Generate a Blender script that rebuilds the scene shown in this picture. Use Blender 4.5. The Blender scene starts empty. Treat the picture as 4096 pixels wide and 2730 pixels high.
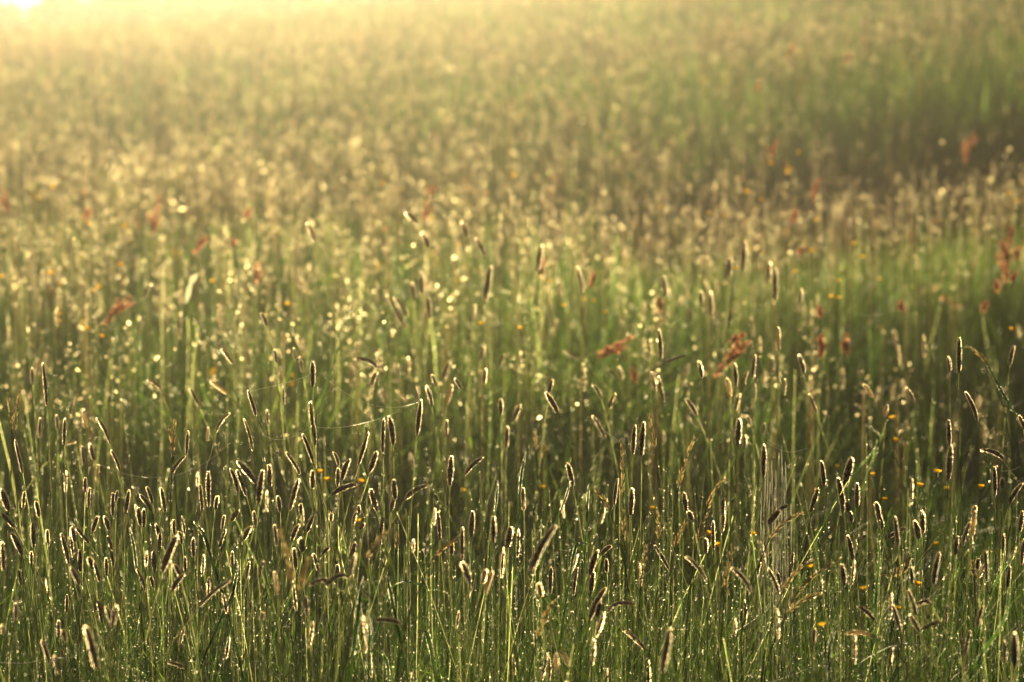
import bpy, math, random
import numpy as np
from mathutils import Vector, Matrix

# ------------------------------------------------------------------ camera, sky, sun, exposure
R = math.radians
scene = bpy.context.scene
col = scene.collection
random.seed(7)
rng = np.random.default_rng(7)

CAM_Z = 1.50
PITCH = -6.545                       # degrees below the horizontal
SUN_EL, SUN_AZ = 7.0, -6.0           # degrees; azimuth measured from the view axis, negative = left
cam_d = bpy.data.cameras.new("camera")
cam = bpy.data.objects.new("camera", cam_d)
col.objects.link(cam)
cam.location = (0, 0, CAM_Z)
cam.rotation_euler = (R(90 + PITCH), 0, 0)
cam_d.sensor_width = 36
cam_d.lens = 100
cam_d.clip_start = 0.05
cam_d.clip_end = 2000
cam_d.dof.use_dof = True
cam_d.dof.focus_distance = 4.17
cam_d.dof.aperture_fstop = 5.6
scene.camera = cam

sun_vec = Vector((math.sin(R(SUN_AZ)) * math.cos(R(SUN_EL)), math.cos(R(SUN_AZ)) * math.cos(R(SUN_EL)), math.sin(R(SUN_EL))))
sl = bpy.data.lights.new("sun", "SUN")
sl.energy = 5.0
sl.angle = R(0.6)
sl.color = (1.0, 0.79, 0.42)
so = bpy.data.objects.new("sun", sl)
so.rotation_euler = (-sun_vec).to_track_quat('-Z', 'Y').to_euler()
so.location = (-10, 60, 15)
col.objects.link(so)

world = bpy.data.worlds.new("World")
scene.world = world
world.use_nodes = True
wn = world.node_tree
bgn = wn.nodes.get("Background") or wn.nodes.new("ShaderNodeBackground")
sky = wn.nodes.new("ShaderNodeTexSky")
sky.sky_type = 'NISHITA'
sky.sun_disc = False
sky.sun_elevation = R(SUN_EL)
sky.sun_rotation = R(SUN_AZ)
wn.links.new(sky.outputs[0], bgn.inputs[0])
bgn.inputs[1].default_value = 0.05
world.cycles.sampling_method = 'NONE'

scene.view_settings.view_transform = 'Standard'
scene.view_settings.look = 'None'
scene.view_settings.gamma = 1.0
scene.view_settings.use_curve_mapping = False
scene.view_settings.exposure = 0.57

cy = scene.cycles
cy.max_bounces = 6
cy.diffuse_bounces = 2
cy.glossy_bounces = 2
cy.transmission_bounces = 4
cy.transparent_max_bounces = 6
cy.volume_bounces = 0
cy.caustics_reflective = False
cy.caustics_refractive = True
cy.sample_clamp_indirect = 12
cy.use_denoising = True
cy.use_adaptive_sampling = False


# ------------------------------------------------------------------ helpers
def sstep(a, b, x):
    t = np.clip((np.asarray(x, float) - a) / (b - a), 0, 1)
    return t * t * (3 - 2 * t)


def ground_h(x, y):
    """Height of the meadow: level near the camera, rising away and to the right, with shallow hollows."""
    x = np.asarray(x, float); y = np.asarray(y, float)
    k = sstep(5, 45, y)
    cross = 0.035 + 0.035 * k + 0.07 * sstep(4, 18, y) * sstep(0, 4, x)
    z = cross * np.clip(x, -24, 9) + 0.0293 * np.maximum(0, np.minimum(y, 56) - 10) - 0.10 * np.maximum(0, y - 58)
    z = z + 0.03 * np.sin(x * 1.7 + 1.0) * np.sin(y * 0.9) + 0.05 * np.sin(x * 0.5 + y * 0.35)
    g = lambda cx, cyy, sx, sy, a: a * np.exp(-((x - cx) / sx) ** 2 - ((y - cyy) / sy) ** 2)
    z = z - g(1.75, 7.4, 1.1, 1.7, 0.30) - g(3.2, 15.0, 2.3, 2.3, 0.62) - g(0.2, 5.6, 0.8, 0.6, 0.08)
    z = z - g(-1.4, 6.4, 0.35, 0.7, 0.22) - g(1.0, 12.6, .9, .9, 0.25) - g(-2.6, 11.5, .8, .9, 0.15)
    return z


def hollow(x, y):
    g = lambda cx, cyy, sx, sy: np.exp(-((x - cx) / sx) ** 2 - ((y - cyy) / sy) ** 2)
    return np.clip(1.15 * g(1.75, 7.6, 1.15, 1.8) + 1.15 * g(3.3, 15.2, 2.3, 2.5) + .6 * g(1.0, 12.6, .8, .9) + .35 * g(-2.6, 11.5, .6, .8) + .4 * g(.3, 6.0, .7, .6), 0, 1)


cp, sp = math.cos(R(PITCH)), math.sin(R(PITCH))


def at(px, py, d):
    """Point seen at photo pixel (px, py) (4096 x 2730 frame) at forward distance d metres."""
    u = (px - 2048) / 4096 * 0.36
    v = (1365 - py) / 4096 * 0.36
    dx, dy, dz = u, cp - v * sp, sp + v * cp
    s = d / dy
    return Vector((dx * s, d, CAM_Z + dz * s))


def new_mesh(name, verts, faces, smooth=True, var=None):
    """verts (V,3); faces a list of index arrays, each (F,n)."""
    me = bpy.data.meshes.new(name)
    verts = np.ascontiguousarray(verts, dtype=np.float32)
    me.vertices.add(len(verts))
    me.vertices.foreach_set("co", verts.ravel())
    faces = [np.asarray(f, dtype=np.int32) for f in faces if len(f)]
    loops = np.concatenate([f.ravel() for f in faces])
    tot = np.concatenate([np.full(len(f), f.shape[1], np.int32) for f in faces])
    start = np.concatenate([[0], np.cumsum(tot)[:-1]]).astype(np.int32)
    me.loops.add(len(loops))
    me.loops.foreach_set("vertex_index", loops)
    me.polygons.add(len(tot))
    me.polygons.foreach_set("loop_start", start)
    me.polygons.foreach_set("loop_total", tot)
    if smooth:
        me.polygons.foreach_set("use_smooth", np.ones(len(tot), bool))
    if var is not None:
        a = me.attributes.new("var", 'FLOAT', 'POINT')
        a.data.foreach_set("value", np.ascontiguousarray(var, dtype=np.float32))
    me.update(calc_edges=True)
    return me


class Geo:
    """Collects geometry for ONE mesh."""
    def __init__(self):
        self.v, self.q, self.t, self.var, self.n = [], [], [], [], 0

    def add(self, v, q=None, t=None, var=0.5):
        v = np.asarray(v, float).reshape(-1, 3)
        if q is not None and len(q):
            self.q.append(np.asarray(q).reshape(-1, 4) + self.n)
        if t is not None and len(t):
            self.t.append(np.asarray(t).reshape(-1, 3) + self.n)
        self.v.append(v)
        self.var.append(np.broadcast_to(np.asarray(var, float), (len(v),)) if np.ndim(var) == 0 else np.asarray(var, float))
        self.n += len(v)

    def mesh(self, name, smooth=True):
        f = []
        if self.q: f.append(np.concatenate(self.q))
        if self.t: f.append(np.concatenate(self.t))
        return new_mesh(name, np.concatenate(self.v), f, smooth, np.concatenate(self.var))

    def obj(self, name, mat, parent=None, smooth=True):
        me = self.mesh(name, smooth)
        me.materials.append(mat)
        o = bpy.data.objects.new(name, me)
        col.objects.link(o)
        if parent is not None:
            o.parent = parent
        return o


def norm(a):
    return a / np.maximum(np.linalg.norm(a, axis=-1, keepdims=True), 1e-9)


def ribbons(g, C, W, S, var=0.5, keel=0.0, edge=0.7):
    """C (N,K,3) centre lines, W (N,K) half widths, S (N,3) side directions."""
    N, K, _ = C.shape
    var = np.broadcast_to(np.asarray(var, float), (N,))
    D = norm(np.gradient(C, axis=1))
    side = norm(S[:, None, :] - (D * S[:, None, :]).sum(-1, keepdims=True) * D)
    if keel:
        nrm = np.cross(D, side)
        rows = [C - side * W[..., None], C + nrm * (W * keel)[..., None], C + side * W[..., None]]
    else:
        rows = [C - side * W[..., None], C + side * W[..., None]]
    m = len(rows)
    V = np.stack(rows, axis=2)                     # N,K,m,3
    idx = np.arange(N * K * m).reshape(N, K, m)
    q = np.stack([idx[:, :-1, :-1], idx[:, :-1, 1:], idx[:, 1:, 1:], idx[:, 1:, :-1]], -1).reshape(-1, 4)
    ve = np.repeat(var, K * m).reshape(N, K, m)
    if keel:
        ve = ve * .40; ed = (edge * rng.random(N) ** 2.0)[:, None]; ve[..., 0] += ed; ve[..., 2] += ed * .6  # paler margins put the bright rim light of dewy edges into the colour
    g.add(V.reshape(-1, 3), q=q, var=ve.ravel())


def tubes(g, C, W, sides=4, var=0.5, seed_dir=(0.31, 0.17, 0.05)):
    N, K, _ = C.shape
    var = np.broadcast_to(np.asarray(var, float), (N,))
    D = norm(np.gradient(C, axis=1))
    ref = np.broadcast_to(norm(np.array([1.0, 0.13, 0.02])), D.shape)
    a = norm(ref - (D * ref).sum(-1, keepdims=True) * D)
    b = np.cross(D, a)
    ang = np.arange(sides) / sides * 2 * math.pi + 0.4
    V = C[:, :, None, :] + W[:, :, None, None] * (np.cos(ang)[None, None, :, None] * a[:, :, None, :] + np.sin(ang)[None, None, :, None] * b[:, :, None, :])
    idx = np.arange(N * K * sides).reshape(N, K, sides)
    nx = np.roll(idx, -1, axis=2)
    q = np.stack([idx[:, :-1], nx[:, :-1], nx[:, 1:], idx[:, 1:]], -1).reshape(-1, 4)
    g.add(V.reshape(-1, 3), q=q, var=np.repeat(var, K * sides))


def bez3(p0, p1, p2, p3, K):
    t = np.linspace(0, 1, K)[:, None]
    p0, p1, p2, p3 = [np.asarray(p, float)[..., None, :] for p in (p0, p1, p2, p3)]
    return (1 - t) ** 3 * p0 + 3 * (1 - t) ** 2 * t * p1 + 3 * (1 - t) * t * t * p2 + t ** 3 * p3


def tag(o, label=None, cat=None, group=None, kind=None):
    if label: o["label"] = label
    if cat: o["category"] = cat
    if group: o["group"] = group
    if kind: o["kind"] = kind
    return o


def empty(name, loc):
    o = bpy.data.objects.new(name, None)
    o.location = loc
    o.empty_display_size = 0.02
    col.objects.link(o)
    return o


# ------------------------------------------------------------------ materials
def lin(r, g_, b):
    return (r, g_, b, 1)


def leafy(name, dif_a, dif_b, tr_a, tr_b, tfac=0.5, gloss=0.25, rough=0.35, noise=0.0, gcol=(1, 1, 1, 1), fwd=0.0):
    """Thin plant tissue: diffuse + light passing through + a dewy gloss that grows at grazing angles."""
    m = bpy.data.materials.new(name)
    m.use_nodes = True
    n = m.node_tree
    n.nodes.clear()
    L = n.links.new
    out = n.nodes.new("ShaderNodeOutputMaterial")
    at_ = n.nodes.new("ShaderNodeAttribute"); at_.attribute_name = "var"
    fac = at_.outputs["Fac"]
    if noise:
        tc = n.nodes.new("ShaderNodeTexCoord")
        nz = n.nodes.new("ShaderNodeTexNoise"); nz.inputs["Scale"].default_value = noise; nz.inputs["Detail"].default_value = 3
        L(tc.outputs["Object"], nz.inputs["Vector"])
        ad = n.nodes.new("ShaderNodeMath"); ad.operation = 'MULTIPLY_ADD'
        L(nz.outputs["Fac"], ad.inputs[0]); ad.inputs[1].default_value = 0.9
        sb = n.nodes.new("ShaderNodeMath"); sb.operation = 'SUBTRACT'; L(fac, sb.inputs[0]); sb.inputs[1].default_value = 0.45
        L(sb.outputs[0], ad.inputs[2])
        fac = ad.outputs[0]
    def ramp(a, b):
        r = n.nodes.new("ShaderNodeMix"); r.data_type = 'RGBA'; r.clamp_factor = True
        L(fac, r.inputs["Factor"]); r.inputs["A"].default_value = a; r.inputs["B"].default_value = b
        return r.outputs["Result"]
    d = n.nodes.new("ShaderNodeBsdfDiffuse"); L(ramp(dif_a, dif_b), d.inputs[0])
    t = n.nodes.new("ShaderNodeBsdfTranslucent"); L(ramp(tr_a, tr_b), t.inputs[0])
    tout = t.outputs[0]
    if fwd:      # hairs and wet edges throw most of the light on forwards
        rf = n.nodes.new("ShaderNodeBsdfRefraction"); rf.inputs["Roughness"].default_value = 0.68; rf.inputs["IOR"].default_value = 1.42
        L(ramp(tr_a, tr_b), rf.inputs["Color"])
        mf = n.nodes.new("ShaderNodeMixShader"); mf.inputs[0].default_value = fwd
        L(tout, mf.inputs[1]); L(rf.outputs[0], mf.inputs[2]); tout = mf.outputs[0]
    mx = n.nodes.new("ShaderNodeMixShader"); mx.inputs[0].default_value = tfac
    L(d.outputs[0], mx.inputs[1]); L(tout, mx.inputs[2])
    gl = n.nodes.new("ShaderNodeBsdfAnisotropic"); gl.inputs["Roughness"].default_value = rough
    gl.inputs["Color"].default_value = gcol
    lw = n.nodes.new("ShaderNodeFresnel"); lw.inputs["IOR"].default_value = 1.4
    mu = n.nodes.new("ShaderNodeMath"); mu.operation = 'MULTIPLY'; L(lw.outputs[0], mu.inputs[0]); mu.inputs[1].default_value = gloss * 4
    mu.use_clamp = True
    m2 = n.nodes.new("ShaderNodeMixShader")
    L(mu.outputs[0], m2.inputs[0]); L(mx.outputs[0], m2.inputs[1]); L(gl.outputs[0], m2.inputs[2])
    L(m2.outputs[0], out.inputs["Surface"])
    return m


M_fuzz = leafy("dew_fuzz", lin(.6, .55, .45), lin(.8, .78, .7), lin(.93, .86, .70), lin(.98, .96, .88), 0.9, 0.04, 0.5, fwd=0.6)
M_blade = leafy("grass_blade", lin(.006, .034, .009), lin(.026, .064, .018), lin(.006, .045, .006), lin(.25, .37, .055), 0.55, 0.04, 0.5, 25, fwd=0.22)
M_dry = leafy("dry_grass", lin(.25, .19, .09), lin(.38, .30, .16), lin(.45, .33, .15), lin(.62, .48, .26), 0.5, 0.02, 0.6)
M_stem = leafy("stem", lin(.022, .045, .012), lin(.07, .08, .03), lin(.06, .12, .02), lin(.20, .24, .07), 0.35, 0.06, 0.5, 60)
M_straw = leafy("dewy_stalk", lin(.03, .04, .012), lin(.14, .12, .06), lin(.05, .12, .015), lin(.60, .64, .26), 0.7, 0.04, 0.5, 40, fwd=0.5)
M_head = leafy("seed_head", lin(.060, .030, .013), lin(.15, .080, .032), lin(.12, .05, .02), lin(.3, .14, .05), 0.3, 0.12, 0.5, 300)
M_awn = leafy("bristles", lin(.35, .25, .15), lin(.55, .45, .28), lin(.88, .70, .44), lin(.96, .88, .66), 0.9, 0.04, 0.5, fwd=0.65)
M_awn_far = leafy("bristles_distant", lin(.30, .20, .11), lin(.5, .38, .22), lin(.64, .50, .30), lin(.86, .76, .48), 0.85, 0.03, 0.5, fwd=0.19)
M_awn_soft = leafy("bristles_soft", lin(.30, .24, .14), lin(.46, .38, .24), lin(.50, .42, .24), lin(.72, .64, .38), 0.78, 0.02, 0.6, fwd=0.15)
M_pan = leafy("spikelets", lin(.25, .17, .08), lin(.42, .32, .16), lin(.66, .54, .32), lin(.90, .82, .56), 0.8, 0.05, 0.4, fwd=0.4)
M_red = leafy("sorrel_seeds", lin(.18, .06, .035), lin(.30, .14, .08), lin(.46, .18, .10), lin(.72, .40, .24), 0.7, 0.03, 0.5, fwd=0.15)
M_yel = leafy("yellow_petal", lin(.62, .36, .01), lin(.75, .48, .02), lin(.75, .40, .01), lin(.9, .56, .02), 0.65, 0.03, 0.4, fwd=0.08)
M_pale = leafy("pale_leaf", lin(.6, .6, .38), lin(.75, .72, .5), lin(.8, .78, .5), lin(.92, .88, .62), 0.6, 0.15, 0.4)
M_wood = leafy("treeline", lin(.04, .055, .015), lin(.09, .10, .03), lin(.12, .15, .04), lin(.22, .22, .06), 0.4, 0.05, 0.6)


def silk_mat():
    m = bpy.data.materials.new("spider_silk"); m.use_nodes = True
    p = m.node_tree.nodes["Principled BSDF"]
    p.inputs["Base Color"].default_value = lin(.95, .93, .88); p.inputs["Roughness"].default_value = 0.25
    p.inputs["Specular IOR Level"].default_value = 1.0
    n = m.node_tree; t = n.nodes.new("ShaderNodeBsdfTranslucent"); t.inputs[0].default_value = lin(.95, .93, .88)
    mx = n.nodes.new("ShaderNodeMixShader"); mx.inputs[0].default_value = .6
    o = n.nodes["Material Output"]
    n.links.new(p.outputs[0], mx.inputs[1]); n.links.new(t.outputs[0], mx.inputs[2]); n.links.new(mx.outputs[0], o.inputs[0])
    return m


def dew_mat():
    m = bpy.data.materials.new("dew_water"); m.use_nodes = True
    p = m.node_tree.nodes["Principled BSDF"]
    p.inputs["Base Color"].default_value = lin(1, 1, 1); p.inputs["Roughness"].default_value = 0.16
    p.inputs["IOR"].default_value = 1.33; p.inputs["Transmission Weight"].default_value = 1.0
    return m


def soil_mat():
    m = bpy.data.materials.new("meadow_soil"); m.use_nodes = True
    n = m.node_tree; p = n.nodes["Principled BSDF"]
    tc = n.nodes.new("ShaderNodeTexCoord"); nz = n.nodes.new("ShaderNodeTexNoise"); nz.inputs["Scale"].default_value = 6; nz.inputs["Detail"].default_value = 8
    cr = n.nodes.new("ShaderNodeValToRGB")
    cr.color_ramp.elements[0].position = .35; cr.color_ramp.elements[0].color = lin(.009, .017, .006)
    cr.color_ramp.elements[1].position = .7; cr.color_ramp.elements[1].color = lin(.022, .032, .011)
    n.links.new(tc.outputs["Object"], nz.inputs["Vector"]); n.links.new(nz.outputs["Fac"], cr.inputs[0]); n.links.new(cr.outputs[0], p.inputs["Base Color"])
    p.inputs["Roughness"].default_value = .95
    return m


M_silk, M_dew, M_soil = silk_mat(), dew_mat(), soil_mat()

# ------------------------------------------------------------------ the ground and the far wood
def build_ground():
    ys = np.concatenate([np.linspace(-14, 0, 8), np.linspace(0.5, 30, 90), np.geomspace(31, 140, 50)])
    xs_n = np.linspace(-1, 1, 121)
    X = np.sign(xs_n)[None] * np.abs(xs_n)[None] ** 1.6 * 70 + 0 * ys[:, None]
    Y = np.repeat(ys[:, None], 121, 1)
    Z = ground_h(np.clip(X, -60, 60), Y)
    idx = np.arange(X.size).reshape(X.shape)
    q = np.stack([idx[:-1, :-1], idx[:-1, 1:], idx[1:, 1:], idx[1:, :-1]], -1).reshape(-1, 4)
    g = Geo(); g.add(np.stack([X, Y, Z], -1), q=q)
    return tag(g.obj("ground", M_soil), kind="structure")


build_ground()


def build_wood():
    """Far-off wood behind the left of the field, read as one mass."""
    g = Geo()
    y0 = 84.0
    for i in range(46):
        x = -30 + i * .85 + random.uniform(-.3, .3)
        y = y0 + random.uniform(-4, 4)
        zb = float(ground_h(x, y)) - .3
        top = CAM_Z + .34 + y * (0.0030 + 0.0035 * (x + 15) / 15) + random.uniform(-.12, .12) + .1 * math.sin(x * .5)
        hgt = min(7.0, max(2.0, top - zb))
        # trunk
        C = np.array([[[x, y, zb], [x + .1, y, zb + hgt * .35], [x, y, zb + hgt * .7]]])
        tubes(g, C, np.array([[.3, .22, .1]]), 5, 0.1)
        n = 260
        p = rng.normal(size=(n, 3)); p /= np.linalg.norm(p, axis=1)[:, None]
        p *= rng.random((n, 1)) ** .4
        c = np.stack([x + p[:, 0] * hgt * .33, y + p[:, 1] * hgt * .33, zb + hgt * .62 + p[:, 2] * hgt * .38], -1)
        a = rng.normal(size=(n, 3)) * .42; b = rng.normal(size=(n, 3)) * .42
        g.add(np.stack([c, c + a, c + b], 1).reshape(-1, 3), t=np.arange(n * 3).reshape(-1, 3), var=np.repeat(rng.random(n), 3))
    return tag(g.obj("distant_wood", M_wood, smooth=False), label="hazy line of distant trees beyond the far edge of the meadow", cat="wood", kind="stuff")


build_wood()


# ------------------------------------------------------------------ grass as stuff
def fuzz_on(g, C, per, size, off, lo=0.0, exp=1.0):
    """Fine dewy hairs along lines C (N,K,3): tiny thin scales that catch the low light."""
    N, K, _ = C.shape
    i = np.repeat(np.arange(N), per)
    t = (lo + (1 - lo) * rng.random(len(i)) ** exp) * (K - 1.001)
    k = t.astype(int); f = (t - k)[:, None]
    p = C[i, k] * (1 - f) + C[i, k + 1] * f
    a = rng.random(len(i)) * 2 * math.pi
    rad = np.stack([np.cos(a), np.sin(a), np.zeros(len(i))], -1)
    p = p + rad * off
    s = size * (.6 + .8 * rng.random((len(i), 1)))
    tg = np.stack([-np.sin(a), np.cos(a), np.zeros(len(i))], -1)
    V = np.stack([p - tg * s * .5, p + tg * s * .5 + rad * s * .3, p + rad * s * .7 + np.array([0, 0, 1.0]) * s * rng.normal(size=(len(i), 1))], 1)
    g.add(V.reshape(-1, 3), t=np.arange(len(V) * 3).reshape(-1, 3), var=np.repeat(rng.random(len(i)), 3))


def half_w(y, m=0.0):
    return 0.19 * y + 0.35 + m


def scatter(n, y0, y1, m=0.0, power=1.0):
    """n positions, even in area over the view wedge with a margin at the sides."""
    out_x, out_y = [], []
    need = n
    while need > 0:
        u = rng.random(need * 3) ** (1 / power)
        y = y0 + (y1 - y0) * rng.random(need * 3)
        x = (rng.random(need * 3) * 2 - 1) * half_w(y1, m)
        ok = np.abs(x) < half_w(y, m)
        out_x.append(x[ok][:need]); out_y.append(y[ok][:need])
        need -= len(x[ok][:need])
    return np.concatenate(out_x), np.concatenate(out_y)


def clump_noise(x, y, s=1.0):
    return (np.sin(x * 5.1 * s + 1.3 * np.sin(y * 3.3 * s)) + np.sin(y * 4.7 * s + 2.1 + 1.7 * np.sin(x * 2.9 * s)) + np.sin((x * 2.3 - y * 3.1) * s + .7)) / 3


def blades(g, n, y0, y1, hmin, hmax, w0, w1, K=6, keel=0.0, m=0.0, lean=0.12, bend=0.25, var=(0, 1), hvar=0.12, xs=None, stiff=0.0):
    x, y = scatter(n, y0, y1, m) if xs is None else xs
    n = len(x)
    z = ground_h(x, y) - 0.005
    cn = clump_noise(x, y)
    h = (hmin + (hmax - hmin) * rng.random(n) ** 0.8) * (1 + hvar * cn) * (1 - .12 * hollow(x, y))
    az = rng.random(n) * 2 * math.pi
    ln = np.abs(rng.normal(size=n)) * lean
    bd = np.abs(rng.normal(size=n)) * bend
    t = np.linspace(0, 1, K)[None]
    out = (ln[:, None] * t + bd[:, None] * t ** 2.6) * h[:, None]
    up = h[:, None] * (t - 0.35 * np.minimum(bd, 1.2)[:, None] * t ** 3)
    wig = 0.012 * np.sin(t * 5 + az[:, None] * 3) * h[:, None]
    C = np.stack([x[:, None] + np.cos(az)[:, None] * out + wig, y[:, None] + np.sin(az)[:, None] * out, z[:, None] + up], -1)
    w = (w0 + (w1 - w0) * rng.random(n) ** 1.8)
    prof = np.clip(1.15 - t ** 1.8, 0.02, 1) * np.clip(0.45 + 1.6 * t, 0, 1)
    prof = prof / prof.max()
    prof[:, -1] = 0.03
    W = 0.5 * w[:, None] * prof
    sa = rng.random(n) * math.pi
    S = np.stack([np.cos(sa), np.sin(sa), np.zeros(n)], -1)
    v = var[0] + (var[1] - var[0]) * np.clip(0.42 + 0.35 * cn + 0.3 * rng.normal(size=n), 0, 1) * (1 - .35 * hollow(x, y))  # blade colour darkened in the hollows to deepen their shade
    ribbons(g, C, W, S, v, keel)
    return C


def straws(g, n, y0, y1, hmin, hmax, r, K=5, m=0.0, lean=.08):
    x, y = scatter(n, y0, y1, m)
    z = ground_h(x, y)
    keep = rng.random(n) > .8 * hollow(x, y)
    x, y, z = x[keep], y[keep], z[keep]; n = len(x)
    cn = clump_noise(x, y)
    h = (hmin + (hmax - hmin) * rng.random(n)) * (1 + 0.10 * cn)
    az = rng.random(n) * 2 * math.pi
    ln = np.abs(rng.normal(size=n)) * lean
    t = np.linspace(0, 1, K)[None]
    out = ln[:, None] * t ** 1.7 * h[:, None]
    C = np.stack([x[:, None] + np.cos(az)[:, None] * out + 0.006 * np.sin(t * 4 + az[:, None]), y[:, None] + np.sin(az)[:, None] * out, z[:, None] + h[:, None] * t], -1)
    W = r * (1.0 - 0.55 * t) * (0.7 + 0.6 * rng.random((n, 1)))
    sa = rng.normal(size=n) * .7
    ribbons(g, C, W, np.stack([np.cos(sa), np.sin(sa), np.zeros(n)], -1), rng.random(n) ** 2.2)
    return C


near_lines = []
g = Geo()
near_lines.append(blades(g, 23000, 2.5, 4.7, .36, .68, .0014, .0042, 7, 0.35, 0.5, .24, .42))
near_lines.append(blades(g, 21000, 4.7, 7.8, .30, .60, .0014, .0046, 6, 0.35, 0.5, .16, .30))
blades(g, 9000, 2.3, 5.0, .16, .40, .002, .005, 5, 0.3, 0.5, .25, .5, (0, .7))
G_near = tag(g.obj("meadow_grass", M_blade), label="dense green dewy grass blades of the near meadow", cat="grass", kind="stuff")
g = Geo()
near_lines.append(straws(g, 3000, 2.8, 4.7, .46, .74, .00058, 7, .5, .13))
near_lines.append(straws(g, 3600, 4.7, 12.5, .45, .76, .0007, 6, .5, .14))
tag(g.obj("grass_stalks", M_straw), label="thin wiry grass stalks standing among the near blades", cat="grass", kind="stuff")
g = Geo()
blades(g, 2200, 2.3, 7.0, .20, .62, .001, .0035, 7, 0.2, 0.5, .25, .6)
tag(g.obj("withered_grass", M_dry), label="straw coloured withered blades scattered through the near grass", cat="grass", kind="stuff")
g = Geo()
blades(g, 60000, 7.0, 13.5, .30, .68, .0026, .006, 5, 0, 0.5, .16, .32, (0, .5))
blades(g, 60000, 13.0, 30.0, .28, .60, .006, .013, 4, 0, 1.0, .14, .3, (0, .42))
tag(g.obj("middle_grass", M_blade), label="green meadow grass blurring away up the gentle slope", cat="grass", kind="stuff")
g = Geo()
blades(g, 70000, 30.0, 60.0, .35, .66, .014, .03, 3, 0, 3.0, .15, .3, (0, .5))
tag(g.obj("distant_grass", M_blade), label="far grass of the meadow fading into golden light", cat="grass", kind="stuff")


# ------------------------------------------------------------------ seed heads that nobody could count, as stuff
def head_batch(g_core, g_awn, base, dirv, L, Wd, n_awn=40, rings=5, sides=4, awn_len=.0028, awn_w=.0007):
    """Many spindle heads in one mesh; base (N,3), dirv (N,3) unit, L,Wd (N,)."""
    N = len(base)
    t = np.linspace(0, 1, rings)
    prof = np.sin(np.clip(t * .93 + .05, 0, 1) * math.pi) ** .6
    C = base[:, None, :] + dirv[:, None, :] * (L[:, None] * t[None])[..., None]
    if g_core is not None:
        tubes(g_core, C, 0.34 * Wd[:, None] * prof[None], sides, rng.random(N))
    tt = rng.random((N, n_awn)); ang = rng.random((N, n_awn)) * 2 * math.pi
    ref = norm(np.cross(dirv, np.array([.3, .9, .1])))
    b2 = np.cross(dirv, ref)
    rad = ref[:, None] * np.cos(ang)[..., None] + b2[:, None] * np.sin(ang)[..., None]
    tang = np.cross(np.broadcast_to(dirv[:, None], rad.shape), rad)
    pr = np.sin(np.clip(tt * .93 + .05, 0, 1) * math.pi) ** .6
    root = base[:, None] + dirv[:, None] * (L[:, None] * tt)[..., None] + rad * (0.46 * Wd[:, None] * pr)[..., None]
    tip = root + (rad * .75 + dirv[:, None] * .8) * (awn_len * (.6 + .8 * rng.random((N, n_awn))))[..., None]
    w = awn_w
    V = np.stack([root - tang * w, root + tang * w, tip], 2).reshape(-1, 3)
    g_awn.add(V, t=np.arange(len(V)).reshape(-1, 3), var=np.repeat(rng.random(N * n_awn), 3))


def stalked_heads(name, n, y0, y1, hlo, hhi, L0, L1, W0, W1, n_awn, rings, awn_len, awn_w, stem_r, m, mat_awn, label):
    x, y = scatter(n, y0, y1, m)
    z = ground_h(x, y)
    cn = clump_noise(x, y, .7)
    h = hlo + (hhi - hlo) * rng.random(n) + .03 * cn
    keep = (cn + .5 * rng.normal(size=n) > -.15) & (rng.random(n) > .88 * hollow(x, y))
    x, y, z, h = x[keep], y[keep], z[keep], h[keep]; n = len(x)
    az = rng.random(n) * 2 * math.pi
    ln = np.abs(rng.normal(size=n)) * .10
    t = np.linspace(0, 1, 5)[None]
    out = ln[:, None] * t ** 1.8 * h[:, None]
    C = np.stack([x[:, None] + np.cos(az)[:, None] * out, y[:, None] + np.sin(az)[:, None] * out, z[:, None] + h[:, None] * t], -1)
    g1, g2 = Geo(), Geo()
    tubes(g1, C, stem_r * (1.1 - .4 * t) * np.ones((n, 1)), 3, rng.random(n))
    d = norm(norm(C[:, -1] - C[:, -2]) + rng.normal(size=(n, 3)) * .12)
    L = L0 + (L1 - L0) * rng.random(n); Wd = W0 + (W1 - W0) * rng.random(n)
    gc = Geo()
    head_batch(gc, g2, C[:, -1], d, L, Wd, n_awn, rings, 4, awn_len, awn_w)
    # one object: stalks, cores and bristles share the mesh with three materials
    g = Geo()
    parts = [g1, gc, g2]
    mats = [M_stem, M_head, mat_awn]
    vs, fq, off, mi = [], [], 0, []
    for k, gg in enumerate(parts):
        v = np.concatenate(gg.v)
        for qq in gg.q: g.q.append(qq + off); mi.append(np.full(len(qq), k))
        g.v.append(v); g.var += gg.var
        off += len(v)
    for k, gg in enumerate(parts):
        o2 = sum(len(np.concatenate(p.v)) for p in parts[:k])
        for tt in gg.t: g.t.append(tt + o2); mi.append(np.full(len(tt), k))
    g.n = off
    me = g.mesh(name)
    for mm in mats: me.materials.append(mm)
    me.polygons.foreach_set("material_index", np.concatenate(mi).astype(np.int32))
    o = bpy.data.objects.new(name, me); col.objects.link(o)
    return tag(o, label=label, cat="grass heads", kind="stuff")


stalked_heads("small_foxtails", 260, 3.3, 4.9, .50, .70, .022, .045, .004, .0065, 160, 7, .0026, .0005, .0007, .3, M_awn,
              "crowded small foxtail spikes low among the near grass")
stalked_heads("middle_foxtails", 4600, 5.9, 22, .62, .86, .03, .06, .005, .009, 70, 6, .0040, .0014, .0010, .5, M_awn_far,
              "blurred foxtail spikes rising above the middle of the meadow")
stalked_heads("far_foxtails", 10000, 14, 36, .60, .86, .035, .07, .007, .011, 26, 4, .006, .0028, .0016, 1.0, M_awn_soft,
              "pale soft seed spikes over the rising meadow beyond")
stalked_heads("distant_foxtails", 16000, 32, 58, .6, .9, .05, .09, .010, .02, 9, 4, .012, .006, .002, 2.0, M_awn_soft,
              "haze-lit seed spikes at the far end of the meadow")


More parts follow.
